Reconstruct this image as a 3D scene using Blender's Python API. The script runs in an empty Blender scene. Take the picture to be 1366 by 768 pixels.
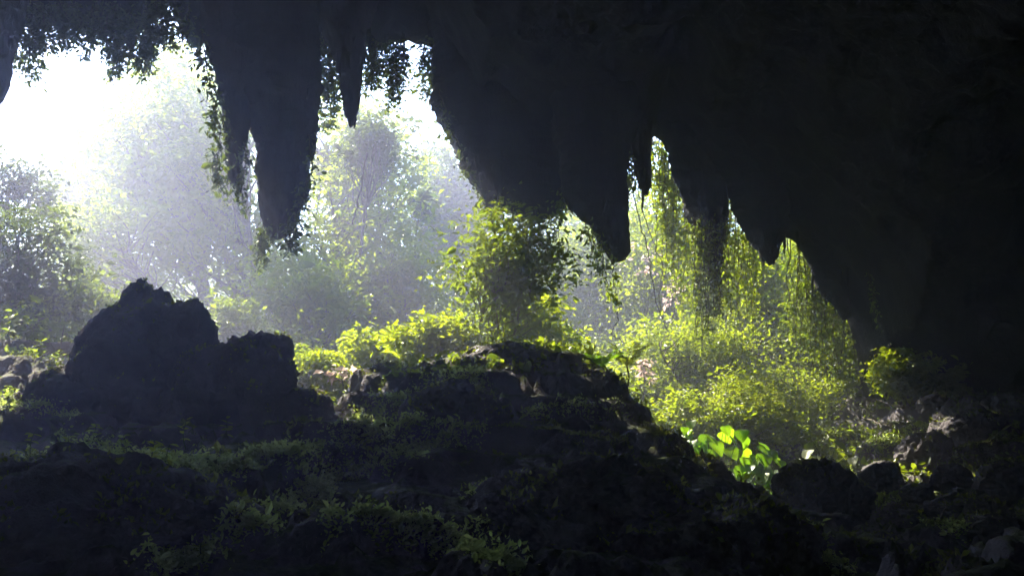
import bpy, math, random
import numpy as np
from mathutils import Vector

# ------------------------------------------------------------------ camera, sky, sun, exposure
S = bpy.context.scene
COL = S.collection
R = math.radians
CAM = np.array([0.0, 0.0, 1.6]); PITCH = R(8.0); FPX = 1366 * 35.0 / 36.0
cd = bpy.data.cameras.new('camera'); cam = bpy.data.objects.new('camera', cd); COL.objects.link(cam)
cd.lens = 35.0; cd.sensor_width = 36.0; cd.clip_end = 2000
cam.location = CAM; cam.rotation_euler = (R(90) + PITCH, 0, 0); S.camera = cam

SUN_AZ = R(-34.0); SUN_EL = R(40.0)          # azimuth from +Y, negative = to the left of the view
w = bpy.data.worlds.new('World'); S.world = w; w.use_nodes = True
nt = w.node_tree; nt.nodes.clear()
sky = nt.nodes.new('ShaderNodeTexSky'); sky.sky_type = 'NISHITA'; sky.sun_disc = False
sky.sun_elevation = SUN_EL; sky.sun_rotation = SUN_AZ
sky.air_density = 1.0; sky.dust_density = 0.3; sky.ozone_density = 4.5
bg = nt.nodes.new('ShaderNodeBackground'); bg.inputs['Strength'].default_value = 0.15
wo = nt.nodes.new('ShaderNodeOutputWorld')
nt.links.new(sky.outputs[0], bg.inputs[0]); nt.links.new(bg.outputs[0], wo.inputs[0])
sl = bpy.data.lights.new('sun', 'SUN'); sl.energy = 4.6; sl.angle = R(0.53); sl.color = (1.0, 0.89, 0.68)
sun = bpy.data.objects.new('sun', sl); COL.objects.link(sun)
sd = Vector((math.sin(SUN_AZ) * math.cos(SUN_EL), math.cos(SUN_AZ) * math.cos(SUN_EL), math.sin(SUN_EL)))
sun.location = sd * 60; sun.rotation_euler = sd.to_track_quat('Z', 'Y').to_euler()
S.view_settings.view_transform = 'Standard'; S.view_settings.look = 'None'
S.view_settings.exposure = 2.75; S.view_settings.gamma = 1.0; S.view_settings.use_curve_mapping = False
S.render.engine = 'CYCLES'
cy = S.cycles
cy.use_denoising = True; cy.max_bounces = 8; cy.diffuse_bounces = 3; cy.glossy_bounces = 1
cy.transmission_bounces = 3; cy.transparent_max_bounces = 4; cy.volume_bounces = 1
cy.sample_clamp_indirect = 6.0; cy.caustics_reflective = False; cy.caustics_refractive = False
HAZE_DENSITY = 0.0062; HAZE_ANISO = 0.6; HAZE_COLOR = (0.68, 0.71, 1.0)

# ------------------------------------------------------------------ helpers
_c, _s = math.cos(PITCH), math.sin(PITCH)
def P(px, py, Y):
    """photo pixel -> point where its ray meets the vertical plane at depth Y"""
    a = (px - 683) / FPX; b = (384 - py) / FPX
    d = np.array([a, _c - b * _s, _s + b * _c])
    return CAM + d * (Y / d[1])
def hsh(ix, iy, iz, seed):
    h = (ix * 374761393 + iy * 668265263 + iz * 1440662683 + seed * 1274126177) & 0xFFFFFFFF
    h = ((h ^ (h >> 13)) * 1103515245) & 0xFFFFFFFF
    h = ((h ^ (h >> 16)) * 2654435761) & 0xFFFFFFFF
    return ((h ^ (h >> 15)) & 0xFFFFFF) / float(0xFFFFFF) * 2 - 1
def vnoise(p, seed=0):
    p = np.asarray(p, float); i = np.floor(p).astype(np.int64); f = p - i
    u = f * f * f * (f * (f * 6 - 15) + 10)
    r = 0
    for dx in (0, 1):
        wx = u[:, 0] if dx else 1 - u[:, 0]
        for dy in (0, 1):
            wy = u[:, 1] if dy else 1 - u[:, 1]
            for dz in (0, 1):
                wz = u[:, 2] if dz else 1 - u[:, 2]
                r = r + wx * wy * wz * hsh(i[:, 0] + dx, i[:, 1] + dy, i[:, 2] + dz, seed)
    return r
def fbm(p, octv=4, seed=0, gain=0.5, ridged=False):
    p = np.asarray(p, float); r = np.zeros(len(p)); a = 1.0; t = 0
    for o in range(octv):
        n = vnoise(p * (2.03 ** o) + o * 17.3, seed + o)
        if ridged: n = 1 - 2 * np.abs(n)
        r += a * n; t += a; a *= gain
    return r / t
def smooth(a, b, x):
    t = np.clip((x - a) / (b - a), 0, 1); return t * t * (3 - 2 * t)
def mesh_np(name, V, quads=None, tris=None, mat=None, parent=None, tint=None, shade_smooth=True):
    me = bpy.data.meshes.new(name)
    V = np.asarray(V, np.float32); nq = 0 if quads is None else len(quads); ntr = 0 if tris is None else len(tris)
    idx = []
    if nq: idx.append(np.asarray(quads, np.int32).ravel())
    if ntr: idx.append(np.asarray(tris, np.int32).ravel())
    idx = np.concatenate(idx)
    st = np.concatenate([np.arange(nq) * 4, nq * 4 + np.arange(ntr) * 3]).astype(np.int32)
    me.vertices.add(len(V)); me.vertices.foreach_set('co', V.ravel())
    me.loops.add(len(idx)); me.loops.foreach_set('vertex_index', idx)
    me.polygons.add(nq + ntr); me.polygons.foreach_set('loop_start', st)
    me.polygons.foreach_set('use_smooth', np.full(nq + ntr, shade_smooth))
    if tint is not None:
        at = me.attributes.new('tint', 'FLOAT', 'POINT'); at.data.foreach_set('value', np.asarray(tint, np.float32))
    me.update(calc_edges=True); me.validate()
    if mat: me.materials.append(mat)
    o = bpy.data.objects.new(name, me); COL.objects.link(o)
    if parent: o.parent = parent
    return o
def tag(o, label=None, cat=None, group=None, kind=None):
    if label: o['label'] = label
    if cat: o['category'] = cat
    if group: o['group'] = group
    if kind: o['kind'] = kind
    return o
def thing(name, label, cat, loc, group=None):
    o = bpy.data.objects.new(name, None); COL.objects.link(o); o.location = loc
    o.empty_display_size = 0.2
    return tag(o, label, cat, group)
def settle(root):
    """children were built in world space: keep them there"""
    loc = root.location.copy()
    for c in root.children: c.location = c.location - loc if c.location.length else -loc
def grid_faces(nu, nv, closed_v=False):
    i = np.arange(nu - 1)[:, None]; j = np.arange(nv if closed_v else nv - 1)[None, :]
    j2 = (j + 1) % nv
    return np.stack([i * nv + j, (i + 1) * nv + j, (i + 1) * nv + j2, i * nv + j2], -1).reshape(-1, 4)
class Tubes:
    def __init__(s): s.V = []; s.Q = []; s.n = 0
    def add(s, pts, r0, r1, sides=6):
        pts = np.asarray(pts, float); n = len(pts)
        t = np.gradient(pts, axis=0); t /= np.linalg.norm(t, axis=1)[:, None] + 1e-9
        ref = np.where(np.abs(t[:, 2:3]) > 0.9, np.array([[1., 0, 0]]), np.array([[0, 0, 1.]]))
        a = np.cross(t, ref); a /= np.linalg.norm(a, axis=1)[:, None] + 1e-9; b = np.cross(t, a)
        rad = np.linspace(r0, r1, n)[:, None, None]
        th = np.linspace(0, 2 * np.pi, sides, endpoint=False)[None, :, None]
        ring = pts[:, None, :] + rad * (np.cos(th) * a[:, None, :] + np.sin(th) * b[:, None, :])
        s.V.append(ring.reshape(-1, 3)); s.Q.append(grid_faces(n, sides, True) + s.n); s.n += n * sides
    def build(s, name, mat, parent=None):
        return mesh_np(name, np.concatenate(s.V), quads=np.concatenate(s.Q), mat=mat, parent=parent)
def bend(a, b, rng, wob=0.15, n=7, sag=0.0):
    a = np.asarray(a, float); b = np.asarray(b, float); L = np.linalg.norm(b - a)
    t = np.linspace(0, 1, n)[:, None]; p = a + (b - a) * t
    off = rng.normal(0, 1, (2, 3)) * wob * L
    p += np.sin(np.pi * t) * off[0] + np.sin(2 * np.pi * t) * off[1] * 0.4
    p[:, 2] -= sag * L * np.sin(np.pi * t[:, 0]); return p
def unit(v): return v / (np.linalg.norm(v, axis=1)[:, None] + 1e-9)
def leaf_arrays(C, D, N, size, aspect=0.5, fold=0.12, round_leaf=False):
    D = unit(D); Sd = unit(np.cross(D, N)); N = np.cross(Sd, D); s = size[:, None]
    if round_leaf:
        b = C; t = C + D * s - N * s * 0.10
        def q(f, wd): return C + D * s * f + N * s * fold * 0.6, Sd * s * aspect * wd
        c1, w1 = q(0.25, 0.42); c2, w2 = q(0.62, 0.44)
        V = np.stack([b, c1 + w1, c2 + w2, t, c2 - w2, c1 - w1], 1); k = 6
        base = np.arange(len(C))[:, None] * 6
        Q = np.concatenate([base + [0, 1, 2, 3], base + [0, 3, 4, 5]]); T = None
    else:
        m = C + D * s * 0.45 + N * s * fold
        V = np.stack([C, m + Sd * s * aspect * 0.5, C + D * s, m - Sd * s * aspect * 0.5], 1); k = 4
        base = np.arange(len(C))[:, None] * 4
        T = np.concatenate([base + [0, 1, 2], base + [0, 2, 3]]); Q = None
    return V.reshape(-1, 3), Q, T, k
def foliage(name, C, size, rng, mat, parent=None, flat=0.6, aspect=0.5, tint=None, round_leaf=False, droop=0.3, jitter=0.35, nbias=0.0):
    n = len(C)
    D = rng.normal(0, 1, (n, 3)); D[:, 2] = D[:, 2] * 0.45 - droop
    N = rng.normal(0, 1, (n, 3)) * (1 - flat); N[:, 2] += flat; N[:, 1] += nbias
    s = size * np.exp(rng.normal(0, jitter, n))
    V, Q, T, k = leaf_arrays(C, D, N, s, aspect, round_leaf=round_leaf)
    if tint is None: tint = rng.random(n)
    return mesh_np(name, V, quads=Q, tris=T, mat=mat, parent=parent, tint=np.repeat(tint, k), shade_smooth=False)

# ------------------------------------------------------------------ materials
def nodes(name):
    m = bpy.data.materials.new(name); m.use_nodes = True; t = m.node_tree; t.nodes.clear()
    return m, t, t.nodes.new('ShaderNodeOutputMaterial')
def rock_mat(name, c0, c1, moss=0.5, moss_col=((0.035, 0.05, 0.012), (0.085, 0.11, 0.02)), scale=1.0, streak=False):
    m, t, out = nodes(name); L = t.links.new
    tc = t.nodes.new('ShaderNodeNewGeometry')
    mp = t.nodes.new('ShaderNodeMapping'); L(tc.outputs['Position'], mp.inputs[0])
    if streak: mp.inputs['Scale'].default_value = (1, 1, 0.25)
    n1 = t.nodes.new('ShaderNodeTexNoise'); n1.inputs['Scale'].default_value = 1.1 * scale; n1.inputs['Detail'].default_value = 5; n1.inputs['Roughness'].default_value = 0.62
    n2 = t.nodes.new('ShaderNodeTexNoise'); n2.inputs['Scale'].default_value = 9 * scale; n2.inputs['Detail'].default_value = 4; n2.inputs['Roughness'].default_value = 0.65
    L(mp.outputs[0], n1.inputs[0]); L(mp.outputs[0], n2.inputs[0])
    r = t.nodes.new('ShaderNodeValToRGB'); r.color_ramp.elements[0].position = 0.32; r.color_ramp.elements[1].position = 0.68
    r.color_ramp.elements[0].color = (*c0, 1); r.color_ramp.elements[1].color = (*c1, 1); L(n1.outputs[0], r.inputs[0])
    mr = t.nodes.new('ShaderNodeValToRGB'); mr.color_ramp.elements[0].position = 0.35; mr.color_ramp.elements[1].position = 0.7
    mr.color_ramp.elements[0].color = (*moss_col[0], 1); mr.color_ramp.elements[1].color = (*moss_col[1], 1); L(n2.outputs[0], mr.inputs[0])
    sx = t.nodes.new('ShaderNodeSeparateXYZ'); L(tc.outputs['Normal'], sx.inputs[0])
    ad = t.nodes.new('ShaderNodeMath'); ad.operation = 'ADD'; L(sx.outputs[2], ad.inputs[0])
    n3 = t.nodes.new('ShaderNodeTexNoise'); n3.inputs['Scale'].default_value = 0.9; n3.inputs['Detail'].default_value = 6; n3.inputs['Roughness'].default_value = 0.7
    L(tc.outputs['Position'], n3.inputs[0]); L(n3.outputs[0], ad.inputs[1])
    mm = t.nodes.new('ShaderNodeMapRange'); mm.inputs[1].default_value = 1.65 - moss; mm.inputs[2].default_value = 1.85 - moss; L(ad.outputs[0], mm.inputs[0])
    mx = t.nodes.new('ShaderNodeMix'); mx.data_type = 'RGBA'; L(mm.outputs[0], mx.inputs['Factor']); L(r.outputs[0], mx.inputs['A']); L(mr.outputs[0], mx.inputs['B'])
    bs = t.nodes.new('ShaderNodeBsdfPrincipled'); bs.inputs['Roughness'].default_value = 0.88; bs.inputs['Specular IOR Level'].default_value = 0.25
    L(mx.outputs['Result'], bs.inputs['Base Color'])
    b1 = t.nodes.new('ShaderNodeBump'); b1.inputs['Strength'].default_value = 0.9; b1.inputs['Distance'].default_value = 0.09; L(n2.outputs[0], b1.inputs['Height'])
    L(b1.outputs[0], bs.inputs['Normal']); L(bs.outputs[0], out.inputs[0]); return m
def leaf_mat(name, dark, light, trans=1.7, tmix=0.5, tcol=(1.02, 1.0, 0.25)):
    m, t, out = nodes(name); L = t.links.new
    at = t.nodes.new('ShaderNodeAttribute'); at.attribute_name = 'tint'
    r = t.nodes.new('ShaderNodeValToRGB'); r.color_ramp.elements[0].color = (*dark, 1); r.color_ramp.elements[1].color = (*light, 1); L(at.outputs['Fac'], r.inputs[0])
    df = t.nodes.new('ShaderNodeBsdfDiffuse'); L(r.outputs[0], df.inputs[0])
    sc = t.nodes.new('ShaderNodeVectorMath'); sc.operation = 'MULTIPLY'; sc.inputs[1].default_value = tuple(trans * k for k in tcol); L(r.outputs[0], sc.inputs[0])
    tr = t.nodes.new('ShaderNodeBsdfTranslucent'); L(sc.outputs[0], tr.inputs[0])
    mx = t.nodes.new('ShaderNodeMixShader'); mx.inputs[0].default_value = tmix; L(df.outputs[0], mx.inputs[1]); L(tr.outputs[0], mx.inputs[2])
    gl = t.nodes.new('ShaderNodeBsdfGlossy'); gl.inputs['Roughness'].default_value = 0.42; gl.inputs[0].default_value = (0.9, 0.95, 0.9, 1)
    m2 = t.nodes.new('ShaderNodeMixShader'); m2.inputs[0].default_value = 0.04; L(mx.outputs[0], m2.inputs[1]); L(gl.outputs[0], m2.inputs[2])
    L(m2.outputs[0], out.inputs[0]); return m
def bark_mat(name, c0, c1):
    m, t, out = nodes(name); L = t.links.new
    tc = t.nodes.new('ShaderNodeNewGeometry'); n = t.nodes.new('ShaderNodeTexNoise'); n.inputs['Scale'].default_value = 6; n.inputs['Detail'].default_value = 4
    L(tc.outputs['Position'], n.inputs[0]); r = t.nodes.new('ShaderNodeValToRGB'); r.color_ramp.elements[0].position = .35; r.color_ramp.elements[1].position = .65
    r.color_ramp.elements[0].color = (*c0, 1); r.color_ramp.elements[1].color = (*c1, 1); L(n.outputs[0], r.inputs[0])
    bs = t.nodes.new('ShaderNodeBsdfDiffuse'); L(r.outputs[0], bs.inputs[0])
    b1 = t.nodes.new('ShaderNodeBump'); b1.inputs['Strength'].default_value = .6; b1.inputs['Distance'].default_value = .03; L(n.outputs[0], b1.inputs['Height']); L(b1.outputs[0], bs.inputs['Normal'])
    L(bs.outputs[0], out.inputs[0]); return m
M = {}
M['floor'] = rock_mat('damp_cave_rock_and_soil', (0.055, 0.049, 0.060), (0.15, 0.138, 0.155), moss=0.36)
M['boulder'] = rock_mat('boulder_limestone', (0.060, 0.054, 0.066), (0.125, 0.115, 0.13), moss=0.26)
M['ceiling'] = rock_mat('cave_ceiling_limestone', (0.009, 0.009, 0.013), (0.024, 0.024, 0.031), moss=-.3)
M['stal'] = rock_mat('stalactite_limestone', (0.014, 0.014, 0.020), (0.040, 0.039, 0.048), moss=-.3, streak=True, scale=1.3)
M['pale'] = rock_mat('pale_pinkish_limestone', (0.36, 0.27, 0.22), (0.52, 0.42, 0.36), moss=0.1)
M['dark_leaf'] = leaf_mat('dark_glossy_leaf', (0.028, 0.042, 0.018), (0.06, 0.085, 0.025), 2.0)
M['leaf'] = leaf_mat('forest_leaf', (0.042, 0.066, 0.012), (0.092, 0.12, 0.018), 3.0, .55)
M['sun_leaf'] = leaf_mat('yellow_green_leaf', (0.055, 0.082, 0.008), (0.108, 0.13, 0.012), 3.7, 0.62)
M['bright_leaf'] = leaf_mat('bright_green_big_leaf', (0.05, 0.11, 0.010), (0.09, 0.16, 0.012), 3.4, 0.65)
M['glint_leaf'] = leaf_mat('pinkish_sun_glint_leaf', (0.50, 0.36, 0.32), (0.72, 0.62, 0.57), 1.15, .5, (1, .92, .9))  # sunlit spots among the trees, put into a pale pinkish leaf colour
M['moss'] = leaf_mat('moss_and_tiny_leaves', (0.04, 0.055, 0.012), (0.10, 0.12, 0.02), 2.4)
M['tuft_leaf'] = leaf_mat('pale_green_tuft_leaf', (0.10, 0.125, 0.045), (0.17, 0.20, 0.075), 3.0, .6, (.95, 1, .6))
M['bark'] = bark_mat('grey_bark', (0.09, 0.08, 0.07), (0.20, 0.18, 0.16))
M['stem'] = bark_mat('brown_stem', (0.05, 0.04, 0.03), (0.12, 0.10, 0.07))
M['gstem'] = bark_mat('green_stem', (0.05, 0.08, 0.02), (0.09, 0.12, 0.03))

# ------------------------------------------------------------------ ground (one sheet, cave floor to far hills)
GP = []      # control points x, y, z
def gp(px, py, Y): GP.append(P(px, py, Y))
for px in (-150, 150, 450, 750, 1000): gp(px, 772, 11)
gp(1250, 790, 11); gp(1500, 800, 11); gp(1120, 775, 13)
gp(-150, 640, 15); gp(20, 640, 15); gp(200, 630, 15.2); gp(400, 610, 16); gp(300, 700, 12.8); gp(60, 700, 12.8)
gp(-150, 570, 19); gp(60, 560, 20); gp(200, 575, 20.5); gp(330, 570, 20.5); gp(420, 552, 21.2)
gp(-200, 430, 26); gp(0, 445, 26); gp(60, 475, 24); gp(-100, 500, 22)
gp(500, 660, 15.5); gp(560, 580, 18.6); gp(650, 690, 14); gp(700, 610, 17.2); gp(820, 660, 15.4)
gp(480, 528, 22); gp(540, 500, 22.6); gp(610, 482, 23); gp(690, 474, 23.2); gp(760, 482, 23); gp(820, 508, 22.8)
gp(848, 548, 22.2); gp(892, 582, 21.4); gp(935, 630, 20.4); gp(1000, 670, 19); gp(1060, 705, 17.4); gp(1130, 742, 15.4)
gp(920, 735, 13.5); gp(860, 610, 18.5)
gp(400, 560, 24); gp(640, 520, 26.5); gp(800, 545, 26.5)
gp(930, 690, 24.5); gp(990, 678, 26); gp(1080, 690, 23); gp(1100, 705, 21)
gp(1160, 650, 24); gp(1200, 615, 26); gp(1290, 545, 28); gp(1366, 520, 29); gp(1480, 480, 30)
gp(1250, 710, 19); gp(1366, 700, 18.5); gp(1400, 620, 23); gp(1500, 640, 20)
for x, y, z in ((-12, 0, 0.2), (0, 0, -0.1), (12, 0, 0.2), (-20, -25, 0), (0, -25, 0), (20, -25, 0), (-22, 14, 1.2), (20, 12, 2.2), (26, 25, 4),
                (-24, 36, 5.0), (-12, 34, 3.6), (-3, 34, 2.8), (4, 33, 1.5), (9, 33, 2.0), (10, 37, 4.2), (8, 44, 6.0), (13, 42, 8.5), (18, 40, 9),
                (-25, 50, 6), (-10, 50, 4), (0, 50, 3.6), (5, 56, 5), (20, 56, 11), (-50, 60, 10), (-25, 75, 9), (0, 75, 8.5), (25, 75, 14),
                (-60, 95, 16), (-25, 100, 15), (0, 100, 16), (30, 100, 18), (60, 80, 18), (-40, 20, 6), (45, 20, 8), (45, 50, 14), (-40, -20, 2), (45, -20, 2),
                (0, -60, 2), (60, -60, 2), (-60, -60, 2), (-90, 0, 10), (90, 0, 10), (0, 160, 20), (-90, 160, 20), (90, 160, 20), (110, 80, 18), (-110, 80, 16)):
    GP.append(np.array([x, y, z], float))
GP = np.array(GP)
def tps(r2): return 0.5 * r2 * np.log(r2 + 1e-9)
_n = len(GP); _d2 = ((GP[:, None, :2] - GP[None, :, :2]) ** 2).sum(-1)
_A = np.zeros((_n + 3, _n + 3)); _A[:_n, :_n] = tps(_d2) + np.eye(_n) * 0.15
_A[:_n, _n] = 1; _A[:_n, _n + 1:] = GP[:, :2]; _A[_n:, :_n] = _A[:_n, _n:].T
_W = np.linalg.solve(_A, np.concatenate([GP[:, 2], np.zeros(3)]))
def gz(xy):
    xy = np.atleast_2d(np.asarray(xy, float)); cl = np.clip(xy, [-120, -70], [120, 170]); out = np.zeros(len(cl))
    for a in range(0, len(cl), 20000):
        c = cl[a:a + 20000]; d2 = ((c[:, None, :] - GP[None, :, :2]) ** 2).sum(-1)
        out[a:a + 20000] = tps(d2) @ _W[:_n] + _W[_n] + c @ _W[_n + 1:]
    p = np.column_stack([xy, np.zeros(len(xy))])
    near = smooth(60, 40, xy[:, 1])
    q = p.copy(); q[:, :2] += 0.5 * np.column_stack([vnoise(p * 0.7, 5), vnoise(p * 0.7, 6)])
    n1 = fbm(q * 0.42, 3, 11, ridged=True) * 0.42
    n2 = fbm(q * 1.15, 4, 21, 0.6, ridged=True) * 0.34
    n3 = fbm(p * 5.0, 3, 31, 0.65) * 0.10
    r = out + near * (n1 + n2 + n3 - 0.12)
    # ledges: soft terraces across the slope
    h = r + 0.25 * vnoise(p * 0.5, 41); st = 0.55; k = np.floor(h / st); f = h / st - k
    r = r + near * 0.62 * st * (smooth(0.45, 0.95, f) - f)
    return r
def axis(parts):
    a = [np.arange(p0, p1, st) for p0, p1, st in parts]; return np.concatenate(a + [[parts[-1][1]]])
gx = axis([(-320, -120, 20), (-120, -40, 4), (-40, -17, .6), (-17, 17, .085), (17, 40, .6), (40, 120, 4), (120, 320, 20)])
gy = axis([(-320, -70, 20), (-70, -20, 4), (-20, 8, .5), (8, 30, .085), (30, 46, .25), (46, 120, 1.6), (120, 320, 20)])
XX, YY = np.meshgrid(gx, gy, indexing='ij'); GXY = np.column_stack([XX.ravel(), YY.ravel()])
GZ = gz(GXY)
ground = mesh_np('ground', np.column_stack([GXY, GZ]), quads=grid_faces(len(gx), len(gy)), mat=M['floor'])
_GZ2 = GZ.reshape(len(gx), len(gy))
def gzg(xy):
    xy = np.atleast_2d(xy); i = np.clip(np.searchsorted(gx, xy[:, 0]) - 1, 0, len(gx) - 2); j = np.clip(np.searchsorted(gy, xy[:, 1]) - 1, 0, len(gy) - 2)
    u = (xy[:, 0] - gx[i]) / (gx[i + 1] - gx[i]); v = (xy[:, 1] - gy[j]) / (gy[j + 1] - gy[j])
    return (_GZ2[i, j] * (1 - u) + _GZ2[i + 1, j] * u) * (1 - v) + (_GZ2[i, j + 1] * (1 - u) + _GZ2[i + 1, j + 1] * u) * v
def gz1(x, y): return float(gzg([[x, y]])[0])
def hits(pix, y0=9.0, y1=34.0):
    """where the rays of these photo pixels first meet the ground"""
    pix = np.atleast_2d(pix).astype(float); res = np.full((len(pix), 3), np.nan)
    for Y in np.arange(y0, y1, .06):
        todo = np.isnan(res[:, 0])
        if not todo.any(): break
        p = np.array([P(a, b, Y) for a, b in pix[todo]]); ok = gzg(p[:, :2]) >= p[:, 2]; k = np.where(todo)[0][ok]; res[k] = p[ok]
    return res[~np.isnan(res[:, 0])]
tag(ground, 'dark mossy cave floor rising in ledges to the mouth and out to wooded hills', kind='structure')

# ------------------------------------------------------------------ cave roof: one closed mass with the mouth cut out by its lip
LIPY = 32.0
lip_px = [(-760, 620), (-560, 300), (-380, 90), (-200, 40), (0, 34), (60, 20), (110, 30), (180, 34), (225, 6), (290, 20), (420, 62), (500, 60), (575, 58), (600, 110), (640, 165), (700, 195),
          (760, 205), (845, 200), (872, 176), (890, 196), (912, 225), (960, 258), (1005, 275), (1060, 322), (1095, 372), (1125, 415), (1142, 470), (1152, 540), (1250, 570), (1400, 600), (1800, 640)]
LW = np.array([P(a, b, LIPY) for a, b in lip_px])
rx = axis([(-52, -24, 1.0), (-24, -17, .4), (-17, 17, .13), (17, 24, .4), (24, 52, 1.0)])
zl = np.interp(rx, LW[:, 0], LW[:, 2])
inner = [(32, 0), (31.2, .25), (30, .8), (28, 1.4), (25, 2.0), (21, 2.6), (16, 2.4), (10, 1.5), (4, 0), (-6, -1.5), (-16, -3), (-24, -8), (-27, -30)]
outer = [(-40, -30), (-36, 0), (-20, 9), (10, 11), (24, 10.5), (31, 8.5), (33.6, 5.5), (34, 3), (33.3, 1.2), (32.5, .2)]
def resample(pts, n):
    pts = np.array(pts, float); d = np.concatenate([[0], np.cumsum(np.linalg.norm(np.diff(pts, axis=0), axis=1))])
    t = np.linspace(0, d[-1], n); return np.column_stack([np.interp(t, d, pts[:, 0]), np.interp(t, d, pts[:, 1])])
pin = np.concatenate([resample(inner[:7], 90), resample(inner[6:], 40)[1:]]); pout = resample(outer, 70)
sec = np.concatenate([pin, pout]); nv = len(sec); V = np.zeros((len(rx), nv, 3))
V[:, :, 0] = rx[:, None]; V[:, :, 1] = sec[None, :, 0]
lift = np.maximum(zl, 7.0)[:, None]; wgt = smooth(31.5, 22, sec[:, 0])[None, :]
zin = (zl[:, None] * (1 - wgt) + lift * wgt) + sec[None, :, 1]
close = smooth(27, 20, np.abs(rx - 0.0) * np.where(rx < 0, 0.85, 1.0))[:, None]
isin = (np.arange(nv) < len(pin))[None, :]
zin = np.where(isin, zin * close + (-4) * (1 - close), np.maximum(zl, 8)[:, None] * smooth(33.9, 31, sec[None, :, 0]) + zl[:, None] * (1 - smooth(33.9, 31, sec[None, :, 0])) + sec[None, :, 1])
oclose = smooth(52, 36, np.abs(rx))[:, None]
zin = np.where(isin, zin, zin * oclose + (-5) * (1 - oclose))
V[:, :, 2] = np.maximum(zin, -5)
pv = V.reshape(-1, 3)
amp = np.where(isin, 1.0, 0.8) * np.ones((len(rx), 1)); amp = amp.ravel() * smooth(-4.5, 0.0, pv[:, 2])
d = fbm(pv * np.array([.45, .45, .3]), 4, 71, .55, ridged=True) * 0.8
d2 = fbm(pv * np.array([1.6, 1.6, .8]), 3, 81) * 0.28
sgn = np.where(isin, -1.0, 1.0) * np.ones((len(rx), 1)); sgn = sgn.ravel()
edge = np.exp(-((pv[:, 1] - 32.3) / 1.2) ** 2)
pv[:, 2] += amp * (d * sgn * (1 - .6 * edge) + d2) - amp * .2 * sgn * 0
pv[:, 1] += amp * fbm(pv * .6 + 9, 3, 91) * 0.7
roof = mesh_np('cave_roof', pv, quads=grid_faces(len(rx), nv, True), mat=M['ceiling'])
tag(roof, 'dark limestone cave roof and side walls round the open mouth', kind='structure')

# ------------------------------------------------------------------ stalactites
def drip(parent, x, y, z, L, r, rng, mat):
    n = 9; k = np.linspace(0, 1, 9); th = np.linspace(0, 2 * np.pi, n, endpoint=False)
    cx = x + np.cumsum(rng.normal(0, .012, 9)); cyy = y + np.cumsum(rng.normal(0, .012, 9)); rad = r * (1 - k) ** .75 * (1 + .18 * rng.normal(0, 1, 9)) + .006
    V = np.stack([np.column_stack([cx[i] + rad[i] * np.cos(th) * (1 + .15 * rng.normal(0, 1, n)), cyy[i] + rad[i] * np.sin(th), np.full(n, z - k[i] * L)]) for i in range(9)]).reshape(-1, 3)
    b = 8 * n; return mesh_np('drip', V, quads=grid_faces(9, n, True), tris=np.array([[b, b + i + 1, b + i] for i in range(1, n - 1)]), mat=M[mat], parent=parent)
def stalactite(label, Y, rows, seed, name='stalactite', mat='stal', depth=0.85, rough=1.0):
    rows = np.array(rows, float); py = np.arange(rows[0, 0], rows[-1, 0] + .1, 2.2); py[-1] = rows[-1, 0]
    xl = np.interp(py, rows[:, 0], rows[:, 1]); xr = np.interp(py, rows[:, 0], rows[:, 2])
    n = 36; th = np.linspace(0, 2 * np.pi, n, endpoint=False); out = []
    top = P(rows[0, 1], rows[0, 0], Y)
    for k in range(len(py)):
        a = P(xl[k], py[k], Y); b = P(xr[k], py[k], Y); c = (a + b) / 2; r = np.linalg.norm(b - a) / 2
        out.append(np.column_stack([c[0] + r * np.cos(th), c[1] + r * depth * np.sin(th), np.full(n, c[2])]))
    V = np.array(out); cen = V.mean(1, keepdims=True); rad = V - cen
    q = V.reshape(-1, 3)
    R0 = np.linalg.norm(rad.reshape(-1, 3), axis=1)
    am = np.clip(R0, 0.05, 0.8)
    f = 0.30 * fbm(q * np.array([1.5, 1.5, .35]), 3, seed) + 0.16 * fbm(q * np.array([4.5, 4.5, .9]), 3, seed + 7, ridged=True) + 0.14 * fbm(q * np.array([7, 7, 4.]), 3, seed + 9, .6)
    q2 = q + rad.reshape(-1, 3) / (R0[:, None] + 1e-6) * (f * am * rough * 1.35)[:, None]
    q2[:, 2] += 0.10 * fbm(q * 3, 2, seed + 3)
    # close the tip
    tip = q2[-n:].mean(0) - np.array([0, 0, .06]); q2 = np.vstack([q2, tip]); ti = len(q2) - 1; b0 = ti - n
    tr = np.array([[b0 + i, ti, b0 + (i + 1) % n] for i in range(n)])
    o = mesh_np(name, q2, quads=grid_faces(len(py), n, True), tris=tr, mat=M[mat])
    g = np.random.default_rng(seed + 1000); nr = len(py); span = P(0, rows[0, 0], Y)[2] - P(0, rows[-1, 0], Y)[2]
    for _ in range(int(4 + span * 1.3)):
        rI = int(nr * g.uniform(.35, .97)); cI = int(g.integers(0, n)); v = q2[rI * n + cI]; c0 = q2[rI * n:(rI + 1) * n].mean(0); v = v + (c0 - v) * .12
        r = g.uniform(.04, .10); drip(o, v[0], v[1], v[2] + .15, g.uniform(.3, .95), r, g, mat)
    return tag(o, label, 'stalactite', 'stalactites hanging along the cave mouth')
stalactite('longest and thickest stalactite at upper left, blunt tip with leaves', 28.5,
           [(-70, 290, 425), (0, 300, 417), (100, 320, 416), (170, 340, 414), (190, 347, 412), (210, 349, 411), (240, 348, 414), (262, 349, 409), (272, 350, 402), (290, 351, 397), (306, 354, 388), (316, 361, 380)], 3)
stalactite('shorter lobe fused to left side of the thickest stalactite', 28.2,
           [(-70, 235, 340), (0, 262, 345), (60, 276, 346), (110, 291, 340), (160, 300, 336), (190, 302, 326), (215, 303, 322), (238, 305, 320), (250, 309, 316)], 13)
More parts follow.
